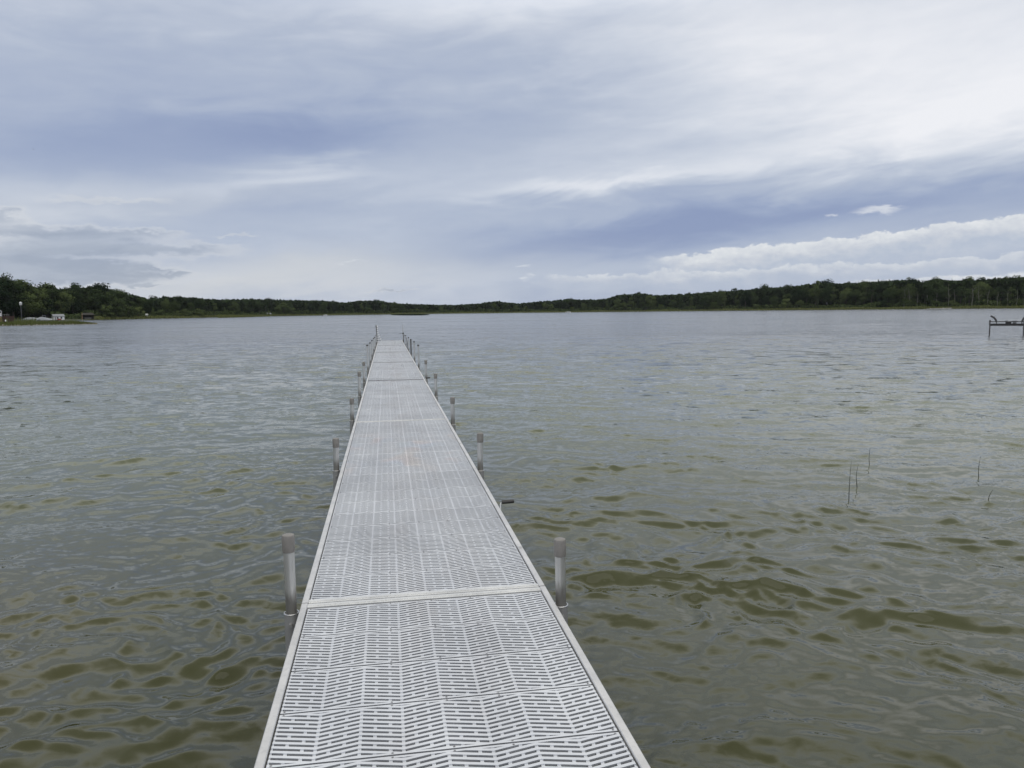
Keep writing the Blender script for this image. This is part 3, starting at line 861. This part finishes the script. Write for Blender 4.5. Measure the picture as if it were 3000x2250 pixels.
# water's edge
for u in frange(310, 790, 34):
    place_tree(random.choice(['willow', 'shrub', 'willow', 'cone']), u, random.uniform(4, 9), interp(TOPS, u)*.45 + 930*.55 - random.uniform(-8, 6), 0)
for u in frange(800, 1780, 56):
    place_tree(random.choice(['slim', 'shrub', 'round']), u, random.uniform(5, 10), interp(TOPS, u)*.5 + 919*.5 - random.uniform(-6, 5), 0)
for u in frange(1800, 3050, 52):
    place_tree(random.choice(['shrub', 'shrub', 'slim', 'willow']), u, random.uniform(5, 12), interp(TOPS, u)*.35 + 904*.65 - random.uniform(-10, 8), 0)
for u in frange(2640, 3040, 27):
    place_tree('bare', u, random.uniform(8, 14), 838 + random.uniform(-8, 18), 0)
# the trees one can name
def own(k, u, depth, topv, label, wide=None):
    o = place_tree(k, u, depth, topv, 2); o['label'] = label; del o['group']
    if wide: o.scale = (o.scale[2]*wide, o.scale[2]*wide, o.scale[2])
own('broad', 290, 30, 822, 'tallest dome-topped dark tree on the left shore wood', 1.0)
own('cone', 306, 5, 897, 'lone pale green conical tree on the shore right of the dark pavilion', .85)
own('broad', 22, 30, 803, 'twin-topped dark tree at the far left of the photo', .7)
own('broad', 1156, 20, 882, 'dark round tree on the far shore right above the dock end', 1.05)
own('broad', 2668, 26, 810, 'tall dark tree with an open crown left of the gap in the right skyline', .7)
own('broad', 2743, 26, 809, 'tall dark tree right of the gap in the right skyline', .85)
own('round', 1830, 6, 884, 'bright green bushy tree at the water edge under the cloud bank', 1.2)

def scatter(name, mat, us, dlo, dhi, zfun, n, size, label, cat, upright=False):
    r = np.random.default_rng(len(name)*3+1)
    u = r.uniform(us[0], us[1], n); c = np.zeros((n, 3))
    ua = np.array([t[0] for t in SH]); 
    for i in range(n):
        dp = r.uniform(dlo, dhi); x, y, z, d = shore_pt(u[i], dp); h = zfun(u[i], d, z); c[i] = (x, y, z + h*r.uniform(0, 1)**.8)
    if upright:
        nn = np.stack([r.normal(size=n), r.normal(size=n), r.normal(size=n)*.2], 1)
    else:
        nn = r.normal(size=(n, 3)) + np.array([0, -.3, .5])
    nn /= np.linalg.norm(nn, axis=1)[:, None]
    v, q = leaf_quads(c, nn, size*r.uniform(.7, 1.3, n), r)
    o = link(name, np_mesh(name, v, q, mat)); tag(o, label, cat, None, 'stuff'); return o
def topz(u, d, z): return max(.5, (CZ + math.tan(math.radians(azel(u, interp(TOPS, u))[1]))*d - z)*(.80 if u < 480 else .87))
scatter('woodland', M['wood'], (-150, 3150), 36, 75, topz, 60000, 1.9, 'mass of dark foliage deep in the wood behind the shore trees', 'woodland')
scatter('undergrowth', M['leafmid'], (150, 3100), 6, 26, lambda u, d, z: 2.2 + 1.8*math.sin(u*.03)**2 + 1.5*math.sin(u*.011+1)**2, 15000, .6, 'green undergrowth and saplings filling the shore edge', 'undergrowth')
def reedz(u, d, z): return .8 + .7*math.sin(u*.017)**2
scatter('shore_reeds', M['reed'], (265, 3100), -2.5, 6, reedz, 15000, .5, 'low belt of reeds and grass along the whole far shoreline', 'reeds', True)

# reed islands and the spit
def strip(front, back, zt, name, mat):
    f = [unp(*p, 0) for p in front]; b_ = [unp(*p, 0) for p in back]; vs = []; fs = []
    n = len(f)
    for i in range(n):
        m1 = f[i]*.88 + b_[i]*.12; m2 = f[i]*.3 + b_[i]*.7
        for p, z in ((f[i], -.25), (m1, zt*.7), (m2, zt), (b_[i], -.25)): vs.append((p[0], p[1], z))
    for i in range(n-1):
        for j in range(3): fs.append((i*4+j, (i+1)*4+j, (i+1)*4+j+1, i*4+j+1))
    o = link(name, np_mesh(name, vs, fs, mat, True)); struct(o); return f, b_
sand = material('spit_sand', (.12,.105,.075), .95, 0, .4, .4)
FR = [(-260,960),(-60,957),(0,956),(100,953.5),(200,951.3),(285,949.8)]; BK = [(-260,944),(-60,945),(0,945.5),(100,946.5),(200,948),(285,949.4)]
f_, b_ = strip(FR, BK, .30, 'sand_spit', sand)
def tufts(name, f, b_, n, hfun, label, size, mat):
    r = np.random.default_rng(5); m = len(f); c = np.zeros((n, 3)); hh = np.zeros(n)
    for i in range(n):
        t = r.uniform(0, m-1.001); k = int(t); w = t-k; g = r.uniform(.04, .95)
        p = (f[k]*(1-w)+f[k+1]*w)*(1-g) + (b_[k]*(1-w)+b_[k+1]*w)*g
        h = hfun(t/(m-1), r); c[i] = (p[0], p[1], .05); hh[i] = h
    a = r.uniform(0, 6.28, n); w_ = size*r.uniform(.5, 1.2, n)
    ex = np.stack([np.cos(a)*w_, np.sin(a)*w_, np.zeros(n)], 1); up = np.stack([r.normal(size=n)*.12*hh, r.normal(size=n)*.12*hh, hh], 1)
    v = np.stack([c-ex, c+ex, c+up+ex*.15, c+up-ex*.15], 1).reshape(-1, 3)
    o = link(name, np_mesh(name, v, np.arange(4*n).reshape(n, 4), mat)); tag(o, label, 'reeds', None, 'stuff')
def hsp(t, r):
    base = .9 if t > .35 else .75
    if .38 < t < .62 and r.uniform() < .12: base = 2.0
    return base*r.uniform(.45, 1.0)*(1.0 if t < .85 else (1-t)/.15*.7+.3)
tufts('spit_reeds', f_, b_, 6000, hsp, 'olive reeds and grass covering the low spit at the left', .12, M['reed'])
def tri(p):
    return [unp(*q, 0) for q in p]
fi = tri([(1147,923.3),(1175,924.0),(1205,924.2),(1235,924.0),(1256,923.2)]); bi = [p*1.05 for p in fi]
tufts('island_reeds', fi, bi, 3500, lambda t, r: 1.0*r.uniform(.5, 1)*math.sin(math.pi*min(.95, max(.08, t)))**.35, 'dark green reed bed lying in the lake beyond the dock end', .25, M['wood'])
fi = tri([(640,931.5),(700,930),(740,928.6),(786,927.2)]); bi = [p*1.06 for p in fi]
tufts('point_reeds', fi, bi, 3000, lambda t, r: 2.0*r.uniform(.5, 1), 'reeds on the low point of the left shore', .2, M['reed'])

# ------------------------------------------------------------------ left shore things
def facing(p):  # local -y looks back at the dock
    return -math.atan2(p[0], p[1])
# boat-shaped playhouse on the spit
p = at_dist(14, 951, 250); p[2] = .2
pl = empty('boat_playhouse', p, facing(p))
tag(pl, 'dark brown boat-shaped playhouse with a white porthole at the left edge', 'playhouse')
mb = MB()
xs = [-5.2, -3.4, -1.2, .8, 2.0]
prof = []
for i, x in enumerate(xs):
    t = i/4; hwid = 1.0*(1-t**3) + .04; top = 1.95 + .12*t; xt = x + .42*t*t
    prof += [(x, -hwid*.75, 0), (xt, -hwid, top), (xt, hwid, top), (x, hwid*.75, 0)]
fs = []
for i in range(4):
    for j in range(4): fs.append((i*4+j, (i+1)*4+j, (i+1)*4+(j+1) % 4, i*4+(j+1) % 4))
fs += [(3, 2, 1, 0), (16, 17, 18, 19)]
mb.add(prof, fs); hull = mb.build('hull', M['hull'], pl)
mb = MB(); 
yk = -.86
mb.add([(.35+.26*math.cos(a), yk-.12+.06*math.sin(a), .82+.26*math.sin(a)) for a in np.linspace(0, 6.283, 17)[:-1]] + [(.35+.26*math.cos(a), yk+.25, .82+.26*math.sin(a)) for a in np.linspace(0, 6.283, 17)[:-1]],
       [tuple(range(16))] + [(i, i+16, (i+1) % 16+16, (i+1) % 16) for i in range(16)])
mb.build('porthole', M['white'], hull)
mb = MB()
for x in (-1.25, -.65): mb.box(x-.06, x+.06, -1.12, -1.02, 0, 1.75)
for k in range(5): mb.box(-1.31, -.59, -1.17, -1.03, .2+k*.36, .30+k*.36)
mb.build('ladder', M['tan'], pl)
mb = MB()
mb.box(-1.6, -.45, -.5, .5, 1.97, 2.15)
for x in (-1.5, -.55):
    for y in (-.45, .45): mb.box(x-.06, x+.06, y-.06, y+.06, 2.15, 3.35)
mb.box(-1.35, -.7, -.47, -.43, 2.15, 2.9)
mb.build('wheelhouse', M['white'], pl)
mb = MB(); mb.add([(-1.75, -.7, 3.35), (-.3, -.7, 3.35), (-.3, .7, 3.35), (-1.75, .7, 3.35), (-1.02, 0, 3.8)], [(3, 2, 1, 0), (0, 1, 4), (1, 2, 4), (2, 3, 4), (3, 0, 4)]); mb.build('wheelhouse_roof', M['roofgrey'], pl)
mb = MB()
for x in (.1, .6, 1.1): mb.box(x-.03, x+.03, -.7, -.64, 2.0, 2.5)
mb.box(-.4, 1.2, -.7, -.66, 2.45, 2.52); mb.build('railing', M['frame'], pl)

# martin house on a pole
p = at_dist(65, 949, 238); p[2] = .25
bh = empty('birdhouse', p, facing(p)); tag(bh, 'white birdhouse on a tall thin pole above the reedy spit', 'birdhouse')
mb = MB(); mb.tube([(0, 0, -.4), (0, 0, 4.8)], .06, 8); mb.build('pole', M['liftrail'], bh)
mb = MB(); mb.lathe([(.28, 4.8), (.29, 4.85), (.29, 5.3), (.27, 5.36)], 8); hs = mb.build('house', M['white'], bh)
mb = MB()
for k in range(4): mb.box(-.21+k*.12, -.15+k*.12, -.31, -.25, 4.98, 5.12)
mb.build('entrance_hole', M['darkglass'], hs)
mb = MB(); mb.lathe([(.40, 5.36), (.40, 5.40), (.06, 5.68), (.02, 5.74)], 8); mb.build('roof', M['white'], bh)

# covered boats on the left shore
def covered_boat(u, dist, length, label, canopy):
    p = at_dist(u, 937, dist); p[2] = .05
    e_ = empty('covered_boat', p, facing(p)); tag(e_, label, 'boat', 'boats pulled up on the left shore')
    mb = MB(); n = 12; vs = []; fs = []
    for i in range(n+1):
        t = i/n; x = (t-.5)*length
        hgt = 1.75*(1-abs(2*t-1)**(3 if not canopy else 1.6)*.75) if not canopy else 1.0 + .95*math.exp(-((t-.4)/.3)**2) - .5*max(0, t-.75)
        w = 1.2*(1 - max(0, t-.7)**2*7) if canopy else 1.25
        vs += [(x, -w, .75), (x, -w*.8, hgt*.9), (x, 0, hgt), (x, w*.8, hgt*.9), (x, w, .75)]
    for i in range(n):
        for j in range(4): fs.append((i*5+j, (i+1)*5+j, (i+1)*5+j+1, i*5+j+1))
    fs += [(0, 1, 2, 3, 4), tuple(reversed([n*5+j for j in range(5)]))]
    mb.add(vs, fs); mb.build('cover', M['cover'], e_, True)
    mb = MB()
    for y in (-.85, .85): mb.tube([(-length*.47, y, .45), (length*.40, y, .45), (length*.49, y, .62)], [.27, .27, .05], 10)
    mb.box(-length*.45, length*.42, -1.15, 1.15, .66, .76)
    mb.build('hull', M['cover'] if not canopy else M['white'], e_)
    mb = MB()
    for x in (-length*.3, length*.1, length*.3): mb.box(x-.12, x+.12, -1.25, 1.25, .0, .2)
    mb.box(-length*.2, length*.46, -1.0, 1.0, .2, .24)
    mb.build('cradle', M['boatdark'], e_)
    if canopy:
        mb = MB(); mb.bevbox(-.7, .9, -.9, .9, 2.35, 2.5, .05)
        for x in (-.6, .8): mb.box(x-.04, x+.04, -.85, -.78, 1.4, 2.35)
        mb.build('canopy', M['cover'], e_)
covered_boat(91, 432, 7.6, 'long boat under a pale grey cover with a rounded end', False)
covered_boat(129, 436, 7.4, 'pale covered boat with a raised canopy between grey boat and shed', True)

def shed(u, v, dist, wd, ht, dp, label, roofm, nm='shed'):
    p = at_dist(u, v, dist); p[2] = .35
    e_ = empty(nm, p, facing(p)+.25); tag(e_, label, 'shed')
    mb = MB(); mb.box(-wd/2, wd/2, 0, dp, 0, ht*.66)
    mb.add([(wd/2, 0, ht*.66), (wd/2, dp, ht*.66), (wd/2, dp/2, ht)], [(0, 1, 2)]); mb.add([(-wd/2, 0, ht*.66), (-wd/2, dp, ht*.66), (-wd/2, dp/2, ht)], [(2, 1, 0)])
    mb.build('wall', M['white'], e_)
    mb = MB(); o_ = .25
    for a, c in ((-.3, dp/2), (dp+.3, dp/2)):
        za = ht*.66 - .1; zc = ht + .05
        mb.add([(-wd/2-o_, a, za), (wd/2+o_, a, za), (wd/2+o_, c, zc), (-wd/2-o_, c, zc), (-wd/2-o_, a, za+.12), (wd/2+o_, a, za+.12), (wd/2+o_, c, zc+.12), (-wd/2-o_, c, zc+.12)],
               [(0, 1, 2, 3), (4, 5, 6, 7), (0, 1, 5, 4), (1, 2, 6, 5), (2, 3, 7, 6), (3, 0, 4, 7)])
    mb.build('roof', roofm, e_)
    for x in (-wd*.12, wd*.22):
        mb = MB(); mb.box(x-wd*.07, x+wd*.07, -.06, .03, ht*.22, ht*.55); mb.build('window', M['darkglass'], e_)
    mb = MB(); mb.box(-wd*.40, -wd*.26, -.06, .03, 0.02, ht*.56); mb.build('door', M['frame'], e_)
    return e_
s_ = shed(173, 933, 446, 4.9, 2.75, 3.6, 'small white shed with a grey gable roof on the left shore', M['roofgrey'])
mb = MB(); mb.bevbox(-.9, .8, -.75, -.2, 0, .55, .1); p = s_.location
fb = mb.build('flower_bed', M['red']); fb.location = tuple(p); fb.rotation_euler = s_.rotation_euler; tag(fb, 'low reddish flower bed against the front of the white shed', 'flower bed')

p = at_dist(258, 935, 465); p[2] = .4
pv = empty('pavilion', p, facing(p)); tag(pv, 'dark open pavilion with a low brown roof right of the white shed', 'pavilion')
mb = MB(); mb.add([(-3.4, -2, 2.3), (3.4, -2, 2.3), (3.4, 2, 2.3), (-3.4, 2, 2.3), (-2.0, 0, 3.5), (2.0, 0, 3.5)], [(3, 2, 1, 0), (0, 1, 5, 4), (1, 2, 5), (2, 3, 4, 5), (3, 0, 4)]); mb.build('roof', M['roofbrown'], pv)
for x in (-2.9, 2.9):
    for y in (-1.6, 1.6):
        mb = MB(); mb.box(x-.1, x+.1, y-.1, y+.1, 0, 2.3); mb.build('post', M['hull'], pv)
mb = MB(); mb.box(-2.7, 2.7, 1.5, 1.6, 0, 2.3); mb.build('back_wall', M['roofbrown'], pv)
mb = MB(); mb.box(-1.6, 1.6, -.6, .3, .5, .75); mb.build('bench', M['log'], pv)
p = at_dist(241, 934, 462); p[2] = .3
mb = MB(); mb.tube([(0, 0, 0), (0, 0, 3.6)], [.10, .07], 8); o = mb.build('post', M['tan']); o.location = tuple(p); o.name = 'timber_pole'
tag(o, 'yellowish timber pole standing left of the dark pavilion', 'pole')
p = at_dist(430, 916, 556); p[2] = .8
o = shed(430, 916, 548, 1.1, 2.0, 1.0, 'tiny white hut peeping out between shrubs on the left shore', M['white'], 'hut'); 
o.location.z = 1.0
shed(787, 922, 812, 5.0, 3.0, 3.5, 'tiny pale-roofed boathouse beside the reedy point', M['cover'], 'boathouse')
def small_boat(u, v, L, label, group=None):
    p = unp(u, v, 0); d = math.hypot(p[0], p[1])
    e_ = empty('small_boat', (p[0], p[1], 0), facing(p)); tag(e_, label, 'boat')
    mb = MB(); n = 8; vs = []; fs = []
    for i in range(n+1):
        t = i/n; w = .9*(1-max(0, t-.55)**2*4.4); x = (t-.5)*L; z1 = .75+.35*t*t
        vs += [(x, -w*.6, -.1), (x, -w, z1), (x, w, z1), (x, w*.6, -.1)]
    for i in range(n):
        for j in range(4): fs.append((i*4+j, (i+1)*4+j, (i+1)*4+(j+1) % 4, i*4+(j+1) % 4))
    fs += [(3, 2, 1, 0), tuple(n*4+j for j in range(4))]
    mb.add(vs, fs); mb.build('hull', M['white'], e_)
    mb = MB(); mb.box(-L*.12, L*.12, -.5, .5, .8, 1.35); mb.build('windscreen', M['cover'], e_)
small_boat(953, 924.6, 3.6, 'tiny white boat moored at the far shore left of the dock end')
small_boat(1664, 916.3, 5.0, 'tiny pale boat at the far shore well right of the dock end')
p = at_dist(2751, 905, 600)
mb = MB(); mb.tube([(-7.6, 0, .12), (-2, .5, .2), (3, .2, .18), (7.6, 0, .3)], [.12, .22, .28, .34], 8); mb.tube([(2, .2, .2), (2.8, .4, 1.0)], [.1, .03], 6)
o = mb.build('log', M['log'], None, True); o.location = (p[0], p[1], 0); o.rotation_euler = (0, 0, facing(p)); tag(o, 'long pale log lying on the water below the right wood', 'log')

# a bird high over the left shore
p = at_dist(98, 437, 160)
mb = MB(); mb.add([(0, 0, 0), (.12, .02, .05), (.32, .02, -.02), (.12, -.08, .03), (-.12, .02, .05), (-.32, .02, -.02), (-.12, -.08, .03)], [(0, 1, 2, 3), (0, 6, 5, 4)])
mb.tube([(0, -.14, 0), (0, -.02, .0), (0, .12, 0)], [.015, .045, .02], 6)
o = mb.build('bird', M['boatdark']); o.location = tuple(p); tag(o, 'tiny dark bird flying high in the clouds at the left', 'bird')

# thin lake haze
hz = MB(); hz.box(-3000, 3000, -60, 2600, -3.2, 60)
ho = hz.build('haze', None); hm = bpy.data.materials.new('haze_air'); hm.use_nodes = True; ht = hm.node_tree; ht.nodes.clear()
hv = node(ht, 'ShaderNodeVolumePrincipled'); hv.inputs['Color'].default_value = (.86,.91,1,1); hv.inputs['Density'].default_value = 3e-5
hm_o = node(ht, 'ShaderNodeOutputMaterial'); ht.links.new(hv.outputs[0], hm_o.inputs['Volume'])
ho.data.materials.append(hm); ho['kind'] = 'stuff'; ho['label'] = 'thin pale haze over the lake'

# ------------------------------------------------------------------ render settings
scene.view_settings.view_transform = 'Standard'; scene.view_settings.look = 'None'
scene.view_settings.exposure = 0.0; scene.view_settings.gamma = 1.0
scene.cycles.max_bounces = 6; scene.cycles.diffuse_bounces = 3; scene.cycles.glossy_bounces = 3; scene.cycles.transmission_bounces = 2
scene.cycles.sample_clamp_indirect = 4.0
scene.cycles.use_denoising = True
scene.cycles.denoiser = 'OPENIMAGEDENOISE'; scene.cycles.denoising_input_passes = 'RGB_ALBEDO_NORMAL'
